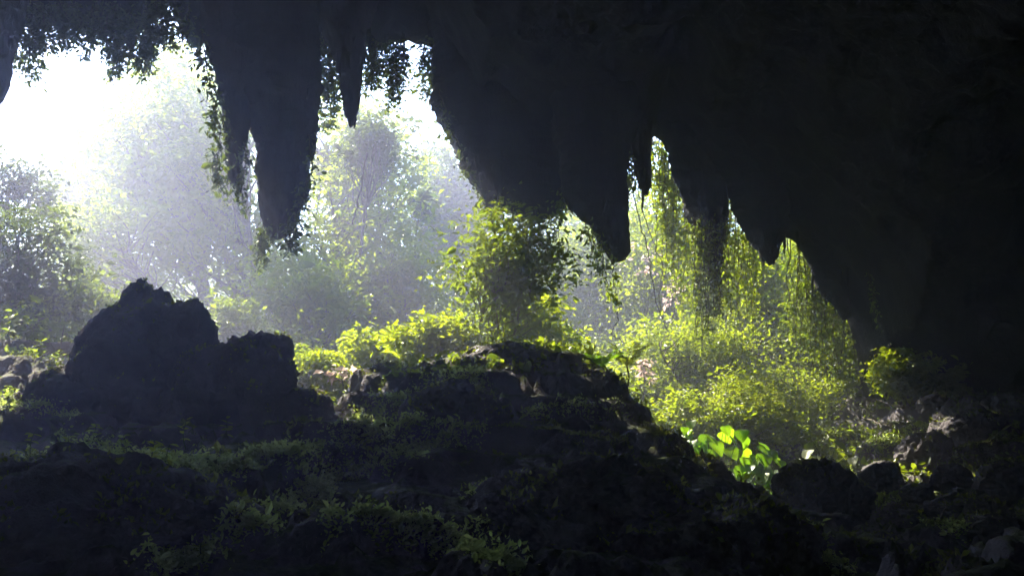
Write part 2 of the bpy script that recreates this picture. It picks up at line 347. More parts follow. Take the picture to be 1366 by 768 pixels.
stalactite('thin pointed stalactite between the two bright sky gaps', 30, [(-20, 425, 505), (50, 440, 490), (90, 448, 486), (125, 454, 482), (150, 459, 477), (168, 465, 471)], 23)
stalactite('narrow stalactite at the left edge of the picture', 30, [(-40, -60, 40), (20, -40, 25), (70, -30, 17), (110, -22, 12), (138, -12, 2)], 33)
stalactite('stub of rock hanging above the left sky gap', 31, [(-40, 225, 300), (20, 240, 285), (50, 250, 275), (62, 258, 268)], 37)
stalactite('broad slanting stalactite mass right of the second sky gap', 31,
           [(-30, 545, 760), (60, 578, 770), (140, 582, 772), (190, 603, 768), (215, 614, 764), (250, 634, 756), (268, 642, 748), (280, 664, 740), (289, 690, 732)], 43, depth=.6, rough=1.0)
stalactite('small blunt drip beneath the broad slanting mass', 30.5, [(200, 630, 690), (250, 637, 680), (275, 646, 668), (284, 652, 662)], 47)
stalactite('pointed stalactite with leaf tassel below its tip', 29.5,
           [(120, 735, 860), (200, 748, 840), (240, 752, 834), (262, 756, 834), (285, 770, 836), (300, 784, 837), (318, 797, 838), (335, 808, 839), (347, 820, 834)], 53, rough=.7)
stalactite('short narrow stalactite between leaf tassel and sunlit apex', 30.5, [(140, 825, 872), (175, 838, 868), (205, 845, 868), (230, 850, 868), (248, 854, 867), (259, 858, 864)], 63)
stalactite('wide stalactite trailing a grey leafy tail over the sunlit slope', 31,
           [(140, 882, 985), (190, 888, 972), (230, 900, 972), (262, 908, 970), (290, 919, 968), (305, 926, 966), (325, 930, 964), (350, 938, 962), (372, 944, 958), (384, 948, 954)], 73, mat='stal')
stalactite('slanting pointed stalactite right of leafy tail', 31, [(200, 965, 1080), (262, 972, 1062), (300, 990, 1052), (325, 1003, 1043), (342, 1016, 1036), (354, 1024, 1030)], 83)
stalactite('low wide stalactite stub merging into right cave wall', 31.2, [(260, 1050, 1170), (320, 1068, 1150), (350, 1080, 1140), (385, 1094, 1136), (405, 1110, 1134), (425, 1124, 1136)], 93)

g = np.random.default_rng(4242)
for _ in range(46):   # thin drips along the lip itself
    xx = g.uniform(-15.5, 11); yy = g.uniform(30.2, 32.2); zz = float(np.interp(xx, LW[:, 0], LW[:, 2])); drip(roof, xx, yy, zz + .9, g.uniform(.8, 2.0), g.uniform(.06, .18), g, 'stal')
# ------------------------------------------------------------------ boulders
ICO = {}; BMOSS = []
def ico(sub):
    if sub not in ICO:
        import bmesh
        bm = bmesh.new(); bmesh.ops.create_icosphere(bm, subdivisions=sub, radius=1)
        ICO[sub] = (np.array([v.co[:] for v in bm.verts]), np.array([[v.index for v in f.verts] for f in bm.faces])); bm.free()
    return ICO[sub]
def boulder(label, px, py, wpx, hpx, Y, seed, sub=6, depth=0.9, name='boulder', rough=1.0, mat='boulder', group=None, flat=0.0, shape=None):
    c = P(px, py, Y); s = Y / FPX; rxx = wpx * s / 2; rz = hpx * s / 2; ry = rxx * depth
    V, T = ico(sub); V = V.copy(); g0 = np.random.default_rng(seed + 500)
    for _ in range(16):
        nn = unit(g0.normal(0, 1, (1, 3)))[0]; over = np.maximum(V @ nn - g0.uniform(.70, .93), 0); V -= over[:, None] * nn * .9
    p = V * np.array([rxx, ry, rz]); m = (rxx * ry * rz) ** (1 / 3)
    nl = V / np.linalg.norm(V, axis=1)[:, None]; o = seed * 3.7
    q = p / m + o
    d = 0.14 + 0.20 * fbm(q * 1.1, 2, seed) + 0.17 * fbm(q * 2.6, 4, seed + 5, .6, ridged=True) + 0.07 * fbm(q * 8, 3, seed + 9, .65)
    # flat-ish facets
    ce = np.round(d * 6) / 6; d = d * .85 + ce * .15
    p = p + nl * (d * m * rough)[:, None]
    if shape is not None:   # extra bulk by height fraction
        t = np.clip((p[:, 2] + rz) / (2 * rz), 0, 1); f = np.interp(t, *shape); p[:, 0] *= f; p[:, 1] *= f
    ob = mesh_np(name, p, tris=T, mat=M[mat]); ob.location = c
    if sub >= 5:
        tv = p[T]; fn = np.cross(tv[:, 1] - tv[:, 0], tv[:, 2] - tv[:, 0]); fn = unit(fn); cc = tv.mean(1); mk = fbm(cc * 1.3 + c, 3, seed + 77)
        ok = np.where((fn[:, 2] > .35) & (mk + .25 * fn[:, 2] > .22))[0]; g = np.random.default_rng(seed)
        if len(ok): BMOSS.append((cc + c)[g.choice(ok, min(len(ok) * 2, int(420 * rxx * ry) + 40))] + g.normal(0, .02, (min(len(ok) * 2, int(420 * rxx * ry) + 40), 3)))
    return tag(ob, label, 'boulder' if name == 'boulder' else 'rock', group)
boulder('biggest humped boulder at left, silhouetted against hazy trees', 182, 502, 150, 225, 21.5, 19, shape=([0, .5, .75, 1], [1.2, 1.1, .92, .8]))
boulder('shoulder boulder leaning on right side of the biggest boulder', 240, 474, 84, 140, 21.0, 3)
boulder('low wide boulder at left foot of the biggest boulder', 95, 540, 120, 100, 21, 4, shape=([0, 1], [1.2, .7]))
boulder('round topped boulder second from left with mossy rim', 325, 512, 150, 120, 20.6, 5)
boulder('small upright rock in front of the round topped boulder', 345, 548, 40, 70, 19.6, 6, sub=5)
boulder('sloping boulder below the bright grass gap', 395, 560, 90, 70, 20.2, 7, sub=5)
boulder('flat crest boulder on left shoulder of the central mound', 525, 514, 110, 46, 22.2, 8, sub=5)
boulder('high crest boulder on top of the central mound', 690, 508, 190, 66, 22.8, 9)
boulder('right hand crest boulder ending the central mound', 772, 530, 105, 72, 22.3, 10)
boulder('sloping slab below right end of the central mound', 852, 604, 100, 56, 20.5, 11)
boulder('ledge boulder low on the central mound', 600, 560, 140, 70, 19.2, 12)
boulder('rounded dark boulder below the big bright leaves', 1092, 668, 112, 84, 20.5, 13)
boulder('low rock left of the rounded dark boulder', 1020, 690, 80, 50, 20, 14, sub=5)
boulder('dark foreground hump at lower centre', 780, 690, 260, 120, 14.2, 15)
boulder('broad shaded foreground hump at lower left', 130, 715, 420, 150, 12.6, 16)
boulder('foreground hump at the bottom right of centre', 960, 745, 250, 120, 12.8, 17)
rr = random.Random(5)
RUB = [(1175, 640, 60, 40, 23), (1230, 610, 70, 48, 24.5), (1290, 575, 80, 60, 26), (1345, 560, 70, 50, 26.5), (1210, 700, 70, 44, 19.5), (1290, 690, 90, 60, 19), (1350, 650, 80, 60, 21),
       (1270, 640, 50, 34, 22), (1330, 720, 90, 50, 17.5), (1180, 735, 80, 40, 17.2), (1250, 545, 46, 30, 27), (1225, 660, 40, 26, 21)]
where = ['beside the rounded dark boulder', 'under the mossy bank', 'high on the right slope', 'at the right picture edge, upper', 'left of the bottom right rubble', 'in the middle of the right rubble',
         'at the right picture edge, middle', 'between larger right hand rocks', 'at the bottom right corner', 'at the bottom edge right of the ridge', 'just under the lit bush', 'smallest of the right slope']
for i, (a, b, ww, hh, Y) in enumerate(RUB):
    boulder('rubble rock ' + where[i], a, b, ww, hh, Y, 30 + i, sub=5, name='rubble_rock', rough=1.3, group='rubble on the right slope')
boulder('tiny white stone on the mossy ledge below centre', 553, 611, 7, 4, 16.8, 61, sub=2, name='white_stone', mat='pale')

# ------------------------------------------------------------------ plants
def clump_points(rng, cen, rad, nclump, nper, clr, shell=0.45):
    u = unit(rng.normal(0, 1, (nclump, 3))); rr_ = (shell + (1 - shell) * rng.random(nclump)) ** 0.8
    lump = 1 + 0.28 * vnoise(u * 2.3 + rng.random() * 50, 3)
    cc = cen + u * rad * (rr_ * lump)[:, None]
    n = np.maximum(4, (nper * np.exp(rng.normal(0, .4, nclump))).astype(int))
    ci = np.repeat(np.arange(nclump), n)
    off = rng.normal(0, 1, (len(ci), 3)) * clr; off[:, 2] *= .6
    return cc, cc[ci] + off, ci
def plant(name, label, cat, px, py, wpx, hpx, Y, nclump, nper, leaf, mat, seed, base=None, group=None, clr=None, trunk=None, stems=1, round_leaf=False,
          depth=None, flat=.6, shell=.45, bark='bark', aspect=.5, limb=True):
    rng = np.random.default_rng(seed); s = Y / FPX; cen = P(px, py, Y)
    rad = np.array([wpx * s / 2, (depth if depth else (wpx + hpx) / 4 * s), hpx * s / 2])
    if base is None: bx, by = cen[0] + rng.normal(0, .2), Y
    else: bx, by = P(base, 500, Y)[0], Y
    bz = gz1(bx, by) - .1; root = thing(name, label, cat, (bx, by, bz), group)
    clr = clr or 0.16 * max(rad[0], rad[2])
    cc, C, ci = clump_points(rng, cen, rad, nclump, nper, clr, shell)
    tbs = []; h = max(cen[2] - bz, .4); r0 = trunk or 0.03 * h
    b0 = np.array([bx, by, bz]); top = cen + np.array([0, 0, rad[2] * .5])
    trunks = []
    for k in range(stems):
        off = rng.normal(0, 1, 3) * np.array([rad[0] * .5, rad[1] * .4, 0]) * (1 if stems > 1 else .15)
        tp = bend(b0 + off * (.25 if stems > 1 else 0), top + off, rng, .05, 12); tbs.append(Tubes()); tbs[-1].add(tp, r0, r0 * .22, 7); trunks.append(tp)
    if limb:
        lm = rng.permutation(nclump)[:max(6, nclump // 2)]
        for j in lm:
            ti = rng.integers(len(trunks)); tp = trunks[ti]; tb = tbs[ti]; hgt = np.clip((cc[j, 2] - bz) / (tp[-1, 2] - bz) - .22, .15, .9)
            a = tp[int(hgt * (len(tp) - 1))]; L = np.linalg.norm(cc[j] - a); tb.add(bend(a, cc[j], rng, .08, 6), min(r0 * .42, .02 + L * .018), .008, 5)
    for tb in tbs: tb.build('trunk' if cat == 'tree' else 'stem', M[bark], root)
    tint = np.clip(rng.random(len(C)) * .55 + rng.random(nclump)[ci] * .5, 0, 1)
    foliage('crown' if cat == 'tree' else 'foliage', C, leaf, rng, M[mat], root, tint=tint, round_leaf=round_leaf, flat=flat, aspect=aspect)
    settle(root); return root
TREES = [  # name, label, px, py, w, h, depth, clumps, leaves per clump, leaf size, material, trunk base px, trunk radius
    ('hazy_tree', 'tall pale hazy tree filling the left opening below the sky gap', 225, 215, 230, 320, 52, 230, 100, .36, 'sun_leaf', 322, .30),
    ('hazy_tree', 'hazy tree close left of the thickest stalactite pair', 262, 190, 130, 260, 48, 120, 60, .30, 'sun_leaf', 300, .18),
    ('hazy_tree', 'very pale far tree at right rim of the left sky glare', 125, 270, 130, 190, 60, 100, 110, .36, 'leaf', 140, .18),
    ('hazy_tree', 'pale tree under the thin stalactite', 475, 225, 190, 220, 48, 150, 80, .28, 'sun_leaf', 480, .2),
    ('hazy_tree', 'faint far tree at right side of the second sky gap', 610, 275, 140, 190, 58, 120, 110, .34, 'leaf', 620, .2),
    ('slender_tree', 'slender bare trunked tree in front of the tall pale tree', 305, 190, 150, 150, 43, 60, 45, .24, 'leaf', 328, .15),
    ('slender_tree', 'thin forked tree with dark leaves right of the thin stalactite', 505, 190, 120, 100, 40, 50, 60, .24, 'dark_leaf', 475, .10),
    ('hazy_tree', 'hazy tree low behind the biggest boulder, thin bare limbs', 150, 340, 220, 170, 44, 100, 60, .27, 'sun_leaf', 250, .12),
    ('hazy_tree', 'slender pale trunked tree just right of the hazy left tree', 325, 330, 180, 240, 47, 130, 60, .26, 'sun_leaf', 330, .20),
    ('shady_tree', 'dark leafy tree at the left picture edge', 20, 365, 220, 210, 29.5, 130, 90, .18, 'dark_leaf', -10, .10),
    ('shady_tree', 'dark thin tree against the left sky glare', 15, 255, 150, 110, 36, 60, 60, .20, 'dark_leaf', -40, .10),
    ('sunlit_tree', 'yellow green tree between thickest stalactite and broad slanting mass', 470, 345, 240, 270, 43, 190, 70, .25, 'sun_leaf', 395, .14),
    ('sunlit_tree', 'low sunlit tree just behind the gap between boulders and mound', 420, 420, 220, 170, 38, 130, 100, .22, 'sun_leaf', 430, .10),
    ('sunlit_tree', 'sunlit tree left of the central shrub', 530, 400, 170, 170, 40, 120, 95, .21, 'sun_leaf', 540, .11),
    ('hazy_tree', 'very pale tree below the second sky gap', 590, 330, 190, 230, 60, 120, 80, .36, 'leaf', 600, .22),
    ('hazy_tree', 'pale tree seen right of the tall central shrub', 758, 345, 170, 240, 58, 130, 90, .33, 'leaf', 762, .2),
    ('sunlit_tree', 'bright yellow green tree behind the leaf tassel', 810, 370, 170, 240, 50, 160, 110, .25, 'sun_leaf', 790, .15),
    ('sunlit_tree', 'sunlit tree under the apex between two stalactites', 890, 330, 140, 250, 44, 160, 125, .20, 'sun_leaf', 900, .13),
    ('sunlit_tree', 'sunlit tree on the right slope right of the leafy tail', 1010, 400, 180, 240, 39, 200, 140, .165, 'sun_leaf', 1030, .11),
    ('sunlit_tree', 'rightmost sunlit tree against the dark cave wall', 1095, 440, 140, 220, 36, 160, 140, .15, 'sun_leaf', 1100, .10)]
G = 'trees outside the cave mouth'
for i, (nm, lb, a, b, ww, hh, Y, nc, npc, lf, mt, bs, tr) in enumerate(TREES):
    plant(nm, lb, 'tree', a, b, ww, hh, Y, nc, int(npc * .62), lf, mt, 1 + i, base=bs, group=G, trunk=tr, shell=.15)
GS = 'shrubs growing at the cave mouth'
SHRUBS = [
    ('tall dark leafy shrub in the centre, top under the broad mass', 678, 362, 178, 200, 28.2, 150, 52, .165, 'leaf', 3, .045),
    ('bright low shrub at left foot of tall central shrub', 588, 455, 150, 85, 27, 80, 55, .16, 'sun_leaf', 3, .03),
    ('bright low shrub at right foot of tall central shrub', 705, 440, 140, 115, 31.0, 80, 70, .19, 'sun_leaf', 3, .03),
    ('yellow green shrub in the gap between boulders and mound', 432, 508, 120, 100, 26.6, 70, 80, .13, 'sun_leaf', 3, .02),
    ('bright grassy shrub tucked against the round topped boulder', 395, 500, 60, 70, 26.8, 36, 70, .12, 'sun_leaf', 2, .02),
    ('leafy shrub below the leafy tail stalactite', 935, 500, 170, 170, 34, 140, 150, .125, 'sun_leaf', 3, .05),
    ('sunny shrub behind the fern clump', 865, 500, 110, 150, 35.5, 90, 110, .155, 'sun_leaf', 2, .04),
    ('leafy shrub low on the right slope below the sunlit trees', 1050, 545, 170, 140, 32.5, 120, 110, .11, 'sun_leaf', 3, .04),
    ('sunny shrub in the middle of the hollow behind big bright leaves', 985, 553, 150, 120, 29.6, 100, 110, .105, 'sun_leaf', 3, .03),
    ('shrub low beside the rounded dark boulder', 1105, 600, 130, 90, 29.5, 80, 80, .14, 'leaf', 3, .03),
    ('sunlit shrub between central mound and bright hollow', 900, 570, 100, 100, 30, 60, 80, .15, 'sun_leaf', 2, .03),
    ('lit bush standing against the black right wall', 1205, 498, 100, 75, 29.3, 60, 80, .14, 'sun_leaf', 3, .03),
    ('small dim bush right of the lit bush', 1262, 510, 60, 50, 28.6, 30, 60, .13, 'leaf', 2, .02),
    ('shaded shrub on the left slope at picture edge', 20, 440, 150, 80, 26.5, 60, 70, .14, 'leaf', 3, .03),
    ('thin shrub behind left foot of biggest boulder', 100, 400, 130, 110, 30, 60, 60, .16, 'leaf', 3, .03),
    ('sunny shrub peeping over shoulder of the biggest boulder', 290, 445, 120, 90, 33, 60, 75, .17, 'leaf', 3, .03),
    ('shrub behind left shoulder of the central mound', 500, 480, 110, 90, 29, 60, 70, .16, 'sun_leaf', 3, .03)]
for i, (lb, a, b, ww, hh, Y, nc, npc, lf, mt, st, tr) in enumerate(SHRUBS):
    plant('mouth_shrub', lb, 'shrub', a, b, ww, hh, Y, nc, int(npc * .75), lf, mt, 40 + i, group=GS, round_leaf=Y < 31, stems=st, trunk=tr, shell=.1)

# pinkish glints of sunlight, imitated by clusters of pale coloured leaves
GD = 'pinkish sun glints in the trees, modelled as pale leaves'
for i, (a, b, ww, hh, Y, lb) in enumerate([(860, 348, 60, 62, 37, 'pinkish sun glint modelled as pale leaves right of the leaf tassel'), (902, 388, 44, 36, 37, 'small pinkish sun glint modelled as pale leaves left of leafy tail'),
        (862, 492, 26, 40, 33, 'pinkish sun glint modelled as pale leaves right of the fern clump'), (452, 500, 50, 40, 25.5, 'sun glint modelled as pale leaves in the shrub between boulders and mound'),
        (990, 325, 26, 16, 38, 'pinkish sun glint modelled as pale leaves beside the slanting pointed stalactite')]):
    plant('sun_glint_cluster', lb, 'dry leaves', a, b, ww, hh, Y, 12, 6, .17, 'glint_leaf', 60 + i, group=GD, stems=1, trunk=.02, shell=.1, clr=.13, flat=.2)

# far woodland
rng = np.random.default_rng(77); Cs = []; Tn = []
for k in range(230):
    x = rng.uniform(-62, 62); y = rng.uniform(58, 112); z = gz1(x, y); r = rng.uniform(1.6, 3.6); n = int(150 * r / 2)
    u = unit(rng.normal(0, 1, (n, 3))); u[:, 2] = np.abs(u[:, 2]) * 1.2 - .3
    Cs.append(np.array([x, y, z + r * .5]) + u * r * (1 + .25 * rng.normal(0, 1, (n, 1)))); Tn.append(np.clip(rng.random(n) * .5 + rng.random() * .5, 0, 1))
fw = foliage('far_woodland', np.concatenate(Cs), .5, rng, M['leaf'], tint=np.concatenate(Tn))
tag(fw, 'hazy far woodland on the hillside beyond the mouth', 'woodland', kind='stuff')

# hanging vines
def vine(label, strands, Y, seed, leaf=.13, per_m=26, mat='dark_leaf', spread=.10, name='hanging_vine', round_leaf=True, stem=.02, group='vines hanging from the cave mouth'):
    """strands: pixel polylines from the anchor in the rock downward"""
    rng = np.random.default_rng(seed); a0 = P(*strands[0][0], Y); root = thing(name, label, 'vine', a0, group)
    Cs = []
    for st in strands:
        pts = np.array([P(a, b, Y + .12 * rng.normal()) for a, b in st])
        t = np.linspace(0, 1, 5 * len(pts)); k = np.linspace(0, 1, len(pts)); p = np.column_stack([np.interp(t, k, pts[:, i]) for i in range(3)])
        p[1:, :2] += rng.normal(0, .03, (len(p) - 1, 2)); tb = Tubes(); tb.add(p, stem, stem * .5, 5); tb.build('stem', M['stem'], root)
        L = np.linalg.norm(np.diff(p, axis=0), axis=1).sum(); n = max(5, int(L * per_m)); tt = rng.random(n) ** .8
        c = np.column_stack([np.interp(tt, t, p[:, i]) for i in range(3)]); Cs.append(c + rng.normal(0, spread, c.shape))
    foliage('foliage', np.concatenate(Cs), leaf, rng, M[mat], root, round_leaf=round_leaf, droop=.7, flat=.35); settle(root); return root
def fan(x0, x1, y0, y1, n, seed):
    r = random.Random(seed); out = []
    for i in range(n):
        x = r.uniform(x0, x1); y = r.uniform(.45, 1) * (y1 - y0) + y0; out.append([(x, y0), (x + r.uniform(-6, 6), (y0 + y) / 2), (x + r.uniform(-9, 9), y)])
    return out
vine('leafy creeper down the left edge of the thickest stalactite pair', [[(268, 40), (278, 100), (290, 140), (286, 170)], [(285, 110), (293, 180), (288, 230), (298, 258)], [(270, 60), (262, 85)], [(296, 190), (283, 215), (292, 235)]], 27.6, 1, leaf=.15, per_m=60, spread=.13)
vine('leaf tuft dangling from tip of the thickest stalactite, left', [[(352, 300), (348, 325), (350, 352)], [(356, 305), (352, 335)]], 28.0, 2, leaf=.14, per_m=110, spread=.12)
vine('leaf tuft dangling from tip of the thickest stalactite, right', [[(385, 300), (388, 318), (384, 336)], [(392, 285), (394, 315)]], 28.0, 3, leaf=.14, per_m=110, spread=.12)
vine('leaves on right edge of the thickest stalactite', [[(412, 180), (416, 225), (405, 270)], [(408, 240), (402, 285)]], 28, 4, leaf=.13, per_m=60, spread=.13)
vine('leaves filling notch between the fused stalactite pair', [[(325, 190), (329, 215), (322, 248), (328, 285)], [(318, 245), (316, 262)]], 27.8, 5, leaf=.13, per_m=70)
vine('leaf curtain hanging across the left sky gap', fan(45, 255, 5, 72, 34, 1) + fan(105, 205, 20, 108, 24, 2), 30.5, 6, leaf=.13, per_m=80, spread=.12)
vine('leaf fringe above the leftmost sky glare', fan(0, 60, 20, 120, 12, 3), 30.5, 7, leaf=.13, per_m=60, spread=.10)
vine('leaf curtain across top of the second sky gap', fan(484, 592, 55, 150, 24, 4), 31, 8, leaf=.13, per_m=70, spread=.12)
vine('leaf fringe right of the thickest stalactite', fan(416, 452, 55, 175, 11, 5), 30.5, 9, leaf=.13, per_m=60, spread=.11)
vine('leaf tassel under the pointed stalactite beside central shrub', [[(800, 310), (806, 350), (814, 402)], [(815, 335), (818, 370), (822, 405)], [(790, 300), (796, 340), (803, 372)], [(780, 290), (786, 318), (792, 340)]], 29, 10, leaf=.14, per_m=44, mat='leaf')
vine('leaf clusters hanging under the broad slanting mass', [[(700, 280), (712, 293), (706, 305)], [(738, 270), (742, 290), (735, 308)], [(745, 250), (756, 285)], [(660, 272), (668, 290)]], 29.8, 11, leaf=.14, per_m=50, mat='leaf')
vine('leafy vine in the notch left of the sunlit apex', fan(832, 850, 205, 262, 6, 6), 30.5, 12, leaf=.13, per_m=34, mat='leaf', spread=.1)
vine('sunlit leaf curtain just left of the leafy tail', fan(868, 884, 182, 300, 8, 70) + fan(880, 930, 205, 420, 24, 7), 32.5, 13, leaf=.13, per_m=30, mat='sun_leaf', spread=.14)
vine('leaf curtain covering the leafy tail stalactite', fan(925, 972, 290, 470, 22, 8), 30.4, 14, leaf=.12, per_m=26, mat='leaf', spread=.12)
vine('sunlit leaf curtain in the apex right of the leafy tail', fan(966, 1025, 262, 470, 26, 9), 32.6, 15, leaf=.12, per_m=30, mat='sun_leaf', spread=.14)
vine('leaf curtain along the right lip beside the cave wall', fan(1050, 1142, 320, 540, 40, 10), 32.4, 16, leaf=.12, per_m=30, mat='leaf', spread=.14)
vine('leaf fringe down left edge of the broad slanting mass', [[(586, 120), (596, 165), (600, 185)], [(606, 180), (618, 215), (622, 238)], [(628, 230), (636, 255), (640, 275)], [(640, 255), (648, 285)]], 30.2, 18, leaf=.12, per_m=50, spread=.11)
vine('faint lone vine hanging against the black right wall', [[(1158, 360), (1165, 400), (1172, 440)], [(1160, 370), (1168, 410)]], 28, 17, leaf=.10, per_m=26, mat='leaf', spread=.06)
# bare lianas
def liana(label, pts, Y, seed, r=.02):
    p = np.array([P(a, b, Y) for a, b in pts]); t = np.linspace(0, 1, 6 * len(p)); k = np.linspace(0, 1, len(p)); rng = np.random.default_rng(seed)
    q = np.column_stack([np.interp(t, k, p[:, i]) for i in range(3)]); q[1:-1] += rng.normal(0, .025, (len(q) - 2, 3))
    tb = Tubes(); tb.add(q, r, r * .6, 6); o = tb.build('liana', M['stem']); tag(o, label, 'liana', 'bare lianas in the mouth')
liana('bent bare twig dangling below the leaf tassel', [(822, 400), (828, 412), (815, 446), (836, 458)], 29, 1)
liana('long bare liana from the notch left of the apex', [(838, 225), (852, 290), (866, 340), (874, 400), (890, 440)], 31.5, 2, .022)
liana('second bare liana beside the long one', [(848, 235), (862, 300), (884, 350), (880, 420)], 32, 3, .018)
liana('bare arching branch across the right sunlit leaves', [(975, 350), (1000, 400), (1040, 428), (1085, 456)], 33, 4, .025)
liana('thin branch rising by the second sky gap', [(470, 300), (482, 250), (490, 205)], 36, 5, .035)
liana('drooping liana left of the leaf tassel', [(752, 262), (764, 285), (784, 300), (800, 320)], 29.2, 6, .018)
liana('straight pale liana under the broad mass', [(745, 300), (748, 350), (742, 400), (736, 450)], 31, 7, .014)

def dead_branch(label, pts, seed, n=7, r=.03):
    rng = np.random.default_rng(seed); h_ = hits(pts); h_[:, 2] += .08 + .25 * np.sin(np.pi * np.linspace(0, 1, len(h_))); t = np.linspace(0, 1, 16); k = np.linspace(0, 1, len(h_))
    q = np.column_stack([np.interp(t, k, h_[:, i]) for i in range(3)]) + rng.normal(0, .03, (16, 3)); root = thing('fallen_branch', label, 'branch', q[0], 'bare fallen branches on the slopes')
    tb = Tubes(); tb.add(q, r, r * .4, 6); tb.build('main_limb', M['bark'], root)
    for j in range(n):
        a = q[rng.integers(3, 15)]; e = a + rng.normal(0, 1, 3) * [.55, .3, .15] + [0, 0, .35]; tb = Tubes(); tb.add(bend(a, e, rng, .12, 6), r * .5, r * .15, 5); tb.build('twig', M['bark'], root)
    settle(root)
dead_branch('pale bare branch across the bank right of the lit shrubs', [(1150, 560), (1190, 585), (1235, 600)], 1)
dead_branch('tangle of bare twigs below the lit bush', [(1165, 535), (1210, 560), (1275, 555)], 2, 10, .022)
dead_branch('bare branch lying by the rounded dark boulder', [(1150, 640), (1195, 650), (1250, 640)], 3, 7, .025)
dead_branch('thin bare branch low on the right rubble', [(1240, 700), (1290, 690), (1340, 705)], 4, 6, .02)
dead_branch('bare branch lying on the bank at far left', [(20, 500), (70, 485), (125, 480)], 5, 8, .03)

# big leaf plants / ferns / palm
def big_leaf(size, rng):
    """heart-shaped leaf with a fold, tip along +Y, thin but two-sided"""
    n = 9; t = np.linspace(0, 1, n); wd = np.interp(t, [0, .06, .2, .4, .6, .8, 1], [.0, .40, .58, .58, .46, .27, .0]) * size
    y = (t * 1.15 - .15) * size; z = -0.10 * size * (t ** 2) ; V = []
    for i in range(n):
        for s in (-1, -.5, 0, .5, 1): V.append((s * wd[i], y[i], z[i] + abs(s) * wd[i] * .28 + .02 * size * math.sin(9 * t[i] + 2 * s)))
    return np.array(V), grid_faces(n, 5)
def big_leaf_plant(name, label, px, py, Y, nleaf, wpx, hpx, size, seed, mat='bright_leaf', group=None):
    rng = np.random.default_rng(seed); s = Y / FPX; b = P(px, py, Y); bz = gz1(b[0], Y) - .05; root = thing(name, label, 'plant', (b[0], Y, bz), group)
    variants = []
    for k in range(nleaf):
        x = rng.uniform(-1, 1) * wpx * s / 2; z = (b[2] - bz) + rng.uniform(.15, 1) * hpx * s * (1 - .35 * abs(x) / (wpx * s / 2)); y = rng.normal(0, .3)
        pt = np.array([x, y, z]); st = Tubes(); base = np.array([x * .25, y * .3, -.05]); q = bend(base, pt, rng, .06, 7); st.add(q, .014, .008, 5); st.build('stalk', M['gstem'], root)
        sz = size * rng.uniform(.7, 1.2)
        if len(variants) < 5:
            V, Q = big_leaf(1.0, rng); o = mesh_np('leaf', V, quads=Q, mat=M[mat], parent=root, tint=rng.random(1).repeat(len(V))); variants.append(o)
        else:
            o = variants[k % 5].copy(); COL.objects.link(o); o.parent = root
        o.location = pt; o.scale = (sz, sz, sz); az = math.atan2(-x, y - .6) + rng.normal(0, .7)
        o.rotation_euler = (R(rng.uniform(-72, -30)), R(rng.uniform(-20, 20)), az)
    return root
GB = 'big leaved plants in the sunlit hollow'
big_leaf_plant('big_leaf_plant', 'brightest plant with broad heart shaped leaves below the leafy tail', 968, 662, 26.2, 60, 125, 95, .42, 1, group=GB)
big_leaf_plant('big_leaf_plant', 'broad leaved plant at left end of the bright hollow', 918, 625, 26.6, 18, 60, 66, .36, 2, group=GB)
big_leaf_plant('big_leaf_plant', 'broad leaved plant leaning right toward the rounded dark boulder', 1022, 662, 26.0, 18, 60, 60, .34, 3, group=GB)
big_leaf_plant('big_leaf_plant', 'dim broad leaved plant on the bank right of the hollow', 1095, 625, 26.2, 10, 70, 50, .36, 4, mat='leaf', group=GB)

def frond(L, npair, rng, droop=.5, lw=.05, ll=.3):
    t = np.linspace(0, 1, 10); rach = np.column_stack([np.zeros(10), t * L, L * (.35 * t - droop * t ** 2)])
    tb = Tubes(); tb.add(rach, .012 * L + .004, .003, 5); V = [np.concatenate(tb.V)]; Q = [np.concatenate(tb.Q)]; off = tb.n
    tt = np.repeat(np.linspace(.12, .98, npair), 2); sg = np.tile([-1, 1], npair)
    C = np.column_stack([np.interp(tt, t, rach[:, i]) for i in range(3)])
    D = np.column_stack([sg * 1.0, np.full(len(tt), .55), -.25 + rng.normal(0, .1, len(tt))]); N = np.tile([0, 0, 1.], (len(tt), 1)) + rng.normal(0, .15, (len(tt), 3))
    sz = ll * L * (np.sin(np.pi * np.clip(tt * .85 + .12, 0, 1)) ** .7)
    v, q, _, k = leaf_arrays(C, D, N, sz, lw / ll * 1.0, .04, True); V.append(v); Q.append(q + off)
    return np.concatenate(V), np.concatenate(Q)
def frond_plant(name, label, px, py, Y, n, L, seed, mat, cat='fern', group=None, stem_from_ground=False, npair=14, elev=(5, 60), ll=.3):
    rng = np.random.default_rng(seed); c = P(px, py, Y); bz = gz1(c[0], Y) - .05
    if not stem_from_ground: c[2] = max(c[2], bz)
    root = thing(name, label, cat, (c[0], Y, bz), group)
    tb = Tubes(); tb.add(bend((0, 0, 0), (0, 0, max(c[2] - bz, .12)), rng, .04, 9),   .06 if stem_from_ground else .03, .03 if stem_from_ground else .02, 7); tb.build('trunk' if stem_from_ground else 'stem', M['stem'], root)
    proto = []
    for k in range(n):
        if len(proto) < 3:
            V, Q = frond(1.0, npair, rng, rng.uniform(.35, .8), ll=ll); o = mesh_np('frond', V, quads=Q, mat=M[mat], parent=root, tint=rng.random(1).repeat(len(V))); proto.append(o)
        else: o = proto[k % 3].copy(); COL.objects.link(o); o.parent = root
        sz = L * rng.uniform(.75, 1.15); o.scale = (sz,) * 3; o.location = (0, 0, c[2] - bz); o.rotation_euler = (R(rng.uniform(*elev)), R(rng.uniform(-10, 10)), 2 * math.pi * k / n + rng.normal(0, .25))
    return root
frond_plant('fern_clump', 'bright fern clump at right end of the mound crest, left half', 800, 492, 22.6, 9, .75, 1, 'bright_leaf', group='ferns on the mound crest', elev=(10, 50))
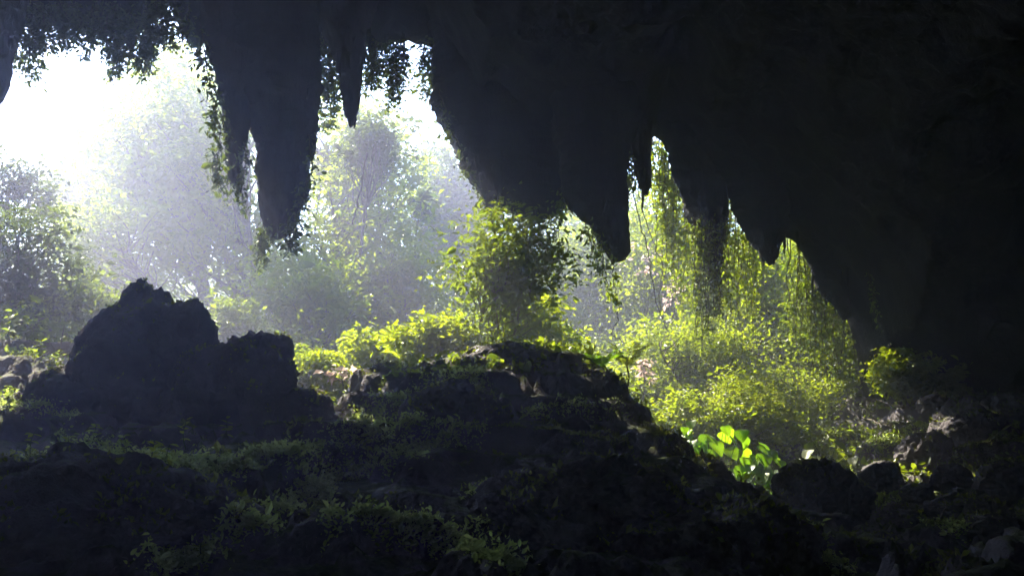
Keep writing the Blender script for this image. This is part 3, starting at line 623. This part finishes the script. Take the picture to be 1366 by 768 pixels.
frond_plant('fern_clump', 'fern clump at right end of the mound crest, right half', 836, 488, 23.2, 9, .7, 2, 'leaf', group='ferns on the mound crest', elev=(10, 55))
GPm = 'feather leaved palms in the haze'
frond_plant('slender_palm', 'slender palm with spiky fronds right of the thin stalactite', 488, 205, 44, 26, 1.5, 3, 'dark_leaf', 'palm', GPm, True, 14, (-85, 65), .42)
frond_plant('slender_palm', 'smaller palm with spiky fronds lower right of the taller palm', 562, 268, 44, 18, 1.0, 4, 'dark_leaf', 'palm', GPm, True, 12, (-85, 60), .42)
frond_plant('slender_palm', 'low palm crown left of the thin stalactite tip', 436, 215, 46, 20, 1.3, 5, 'dark_leaf', 'palm', GPm, True, 14, (-85, 60), .42)

# seedlings on the floor: single small plants
def seedling(label, px, py, Y, n, size, h, seed, mat='sun_leaf'):
    rng = np.random.default_rng(seed); h_ = hits([[px, py]]); c = h_[0] if len(h_) and abs(h_[0][1] - Y) < 4 else P(px, py, Y); c[2] = gz1(c[0], c[1]) - .02; root = thing('seedling', label, 'seedling', c, 'seedlings on the cave floor')
    tb = Tubes(); tip = np.array([rng.normal(0, .06), 0, h]); q = bend((0, 0, 0), tip, rng, .05, 7); tb.add(q, .010, .005, 5); tb.build('stem', M['gstem'], root)
    first = None
    for k in range(n):
        f = .3 + .7 * (k + 1) / n; pt = q[min(6, int(f * 6))]
        if first is None:
            V, Q, _, _ = leaf_arrays(np.zeros((1, 3)), np.array([[0, 1., 0]]), np.array([[0, 0, 1.]]), np.array([1.0]), .55, .1, True)
            o = first = mesh_np('leaf', V, quads=Q, mat=M[mat], parent=root, tint=np.full(6, rng.random()))
        else: o = first.copy(); COL.objects.link(o); o.parent = root
        o.location = pt; sz = size * rng.uniform(.7, 1.15); o.scale = (sz,) * 3; o.rotation_euler = (R(rng.uniform(-25, 35)), R(rng.uniform(-25, 25)), 2.4 * k + rng.normal(0, .3))
for i, (lb, a, b, Y, n, sz, h) in enumerate([
        ('lone bright seedling on the dark lower left slope', 215, 715, 12.3, 9, .10, .28), ('tall seedling at left end of the leafy ledge', 38, 618, 15.2, 10, .14, .42),
        ('seedling at the left picture edge on the leafy ledge', 12, 632, 15, 9, .13, .28), ('seedling second from left on the leafy ledge', 92, 612, 15.6, 8, .12, .25),
        ('seedling in the middle of the leafy ledge', 120, 608, 15.8, 10, .14, .3), ('seedling right of the leafy ledge middle', 165, 612, 15.6, 8, .12, .25),
        ('bright pair leaved seedling near right end of the leafy ledge', 200, 622, 15.2, 8, .14, .22), ('seedling at right end of the leafy ledge', 222, 622, 15.1, 8, .12, .22),
        ('thin pale seedling standing on the ledge below the biggest boulder', 248, 600, 16.2, 8, .11, .34), ('seedling in front of the round topped boulder', 305, 540, 18.8, 10, .15, .3),
        ('leafy seedling on the ledge below the bright grass gap', 490, 610, 16.6, 10, .13, .25), ('seedling clump left of the dark foreground hump', 320, 710, 12.6, 9, .10, .16),
        ('seedling at the bottom edge left of centre', 270, 752, 11.4, 9, .09, .16), ('seedling on the right flank of the ridge', 1215, 690, 19, 7, .11, .15),
        ('pale leaved plant at the left edge below the shaded shrub', 10, 425, 24.5, 12, .22, .5), ('yellowish seedling on the left bank', 55, 430, 24, 9, .18, .35)]):
    seedling(lb, a, b, Y, n + 3, sz * 1.15, h * 1.45, 200 + i)

# moss, tiny leaves and creeping ground cover (uncountable)
def surface_points(n, xr, yr, seed, thr, ns):
    rng = np.random.default_rng(seed); p = np.column_stack([rng.uniform(*xr, n), rng.uniform(*yr, n)]); p3 = np.column_stack([p, np.zeros(n)])
    m = fbm(p3 * ns, 4, seed + 1, .6); z = gz(p); e = .12
    sl_ = np.abs(gz(p + [0, e]) - z) / e; keep = (m > thr + .10 * np.clip(sl_ - .4, 0, 1.5)); return np.column_stack([p, z])[keep], rng
c, rng = surface_points(230000, (-13, 12), (10.5, 25), 401, .30, .55)
c = np.concatenate([c] + BMOSS)
tag(foliage('moss', c + [0, 0, .01], .055, rng, M['moss'], round_leaf=False, flat=.2, nbias=.6, aspect=.6, droop=-.9, jitter=.45), 'short moss and tiny leaves over the floor ledges and boulders', 'moss', kind='stuff')
LINES = [([(-10, 642), (30, 622), (110, 606), (170, 612), (230, 622), (320, 626), (370, 606), (430, 600)], 9, 1500), ([(300, 712), (350, 700), (400, 670), (440, 640), (480, 630), (530, 610), (600, 585), (645, 575)], 9, 1100),
         ([(475, 690), (540, 708), (600, 724), (660, 745), (690, 762)], 7, 800), ([(620, 660), (680, 655), (720, 666)], 5, 220), ([(700, 556), (760, 548), (835, 552)], 3, 200), ([(195, 762), (260, 750), (290, 738)], 7, 320),
         ([(470, 560), (520, 545), (560, 530), (600, 515), (645, 510)], 8, 700), ([(975, 680), (1030, 700), (1080, 730), (1130, 765)], 6, 500), ([(0, 540), (60, 545), (100, 560)], 8, 260), ([(1150, 600), (1200, 590), (1255, 565)], 7, 420),
         ([(285, 537), (320, 542), (345, 520), (372, 545)], 6, 300), ([(1185, 680), (1235, 692), (1270, 712), (1330, 700)], 7, 260), ([(440, 590), (500, 580), (560, 570)], 8, 420), ([(390, 620), (430, 660), (450, 700)], 8, 240), ([(1040, 650), (1100, 635), (1145, 650)], 4, 120)]
rng = np.random.default_rng(9); pix = []
for ln, wd, n in LINES:
    ln = np.array(ln, float); dd = np.concatenate([[0], np.cumsum(np.linalg.norm(np.diff(ln, axis=0), axis=1))]); nt_ = n // 3
    t0 = rng.random(nt_) * dd[-1]; q = np.column_stack([np.interp(t0, dd, ln[:, 0]), np.interp(t0, dd, ln[:, 1]) + rng.normal(0, wd * .6, nt_)]); pix.append(q)
tuft = hits(np.concatenate(pix)); tuft[:, 2] = gzg(tuft[:, :2])
ci = np.repeat(np.arange(len(tuft)), 9); c = tuft[ci] + rng.normal(0, 1, (len(ci), 3)) * [.09, .06, .0]; c[:, 2] = gzg(c[:, :2]) + np.abs(rng.normal(0, .06, len(ci)))
tint = np.clip(rng.random(len(tuft))[ci] * .7 + rng.random(len(ci)) * .4, 0, 1)
tag(foliage('ground_cover', c, .058, rng, M['tuft_leaf'], round_leaf=True, flat=.25, aspect=.5, nbias=.9, droop=-.6, tint=tint), 'low leafy ground cover along the lit rock ledges', 'ground cover', kind='stuff')
c, rng = surface_points(40000, (-14, 14), (21, 31), 431, .05, .8)
tag(foliage('sheltered_undergrowth', c + np.column_stack([np.zeros((len(c), 2)), np.abs(rng.normal(0, .1, len(c)))]), .11, rng, M['leaf'], round_leaf=True, flat=.4, aspect=.6, droop=-.5), 'leafy undergrowth on the floor just inside the mouth', 'undergrowth', kind='stuff')
c, rng = surface_points(170000, (-34, 34), (31, 60), 461, -.45, .5)
tag(foliage('undergrowth', c + np.column_stack([np.zeros((len(c), 2)), np.abs(rng.normal(0, .8, len(c)))]), .17, rng, M['sun_leaf'], flat=.5, droop=-.2), 'dense undergrowth on the bank outside the mouth', 'undergrowth', kind='stuff')

# ------------------------------------------------------------------ haze
m, t, out = nodes('haze_air'); pvn = t.nodes.new('ShaderNodeVolumePrincipled')
pvn.inputs['Color'].default_value = (*HAZE_COLOR, 1); pvn.inputs['Density'].default_value = HAZE_DENSITY; pvn.inputs['Anisotropy'].default_value = HAZE_ANISO
t.links.new(pvn.outputs[0], out.inputs['Volume'])
X0, Y0, Z0, Z1 = 330, 330, -6.2, 30
hv = np.array([(x, y, z) for x in (-X0, X0) for y in (-Y0, Y0) for z in (Z0, Z1)])
hz = mesh_np('haze', hv, quads=np.array([[0, 1, 3, 2], [4, 6, 7, 5], [0, 4, 5, 1], [2, 3, 7, 6], [0, 2, 6, 4], [1, 5, 7, 3]]), mat=m, shade_smooth=False)
tag(hz, 'pale humid haze filling the cave mouth', 'haze', kind='stuff')
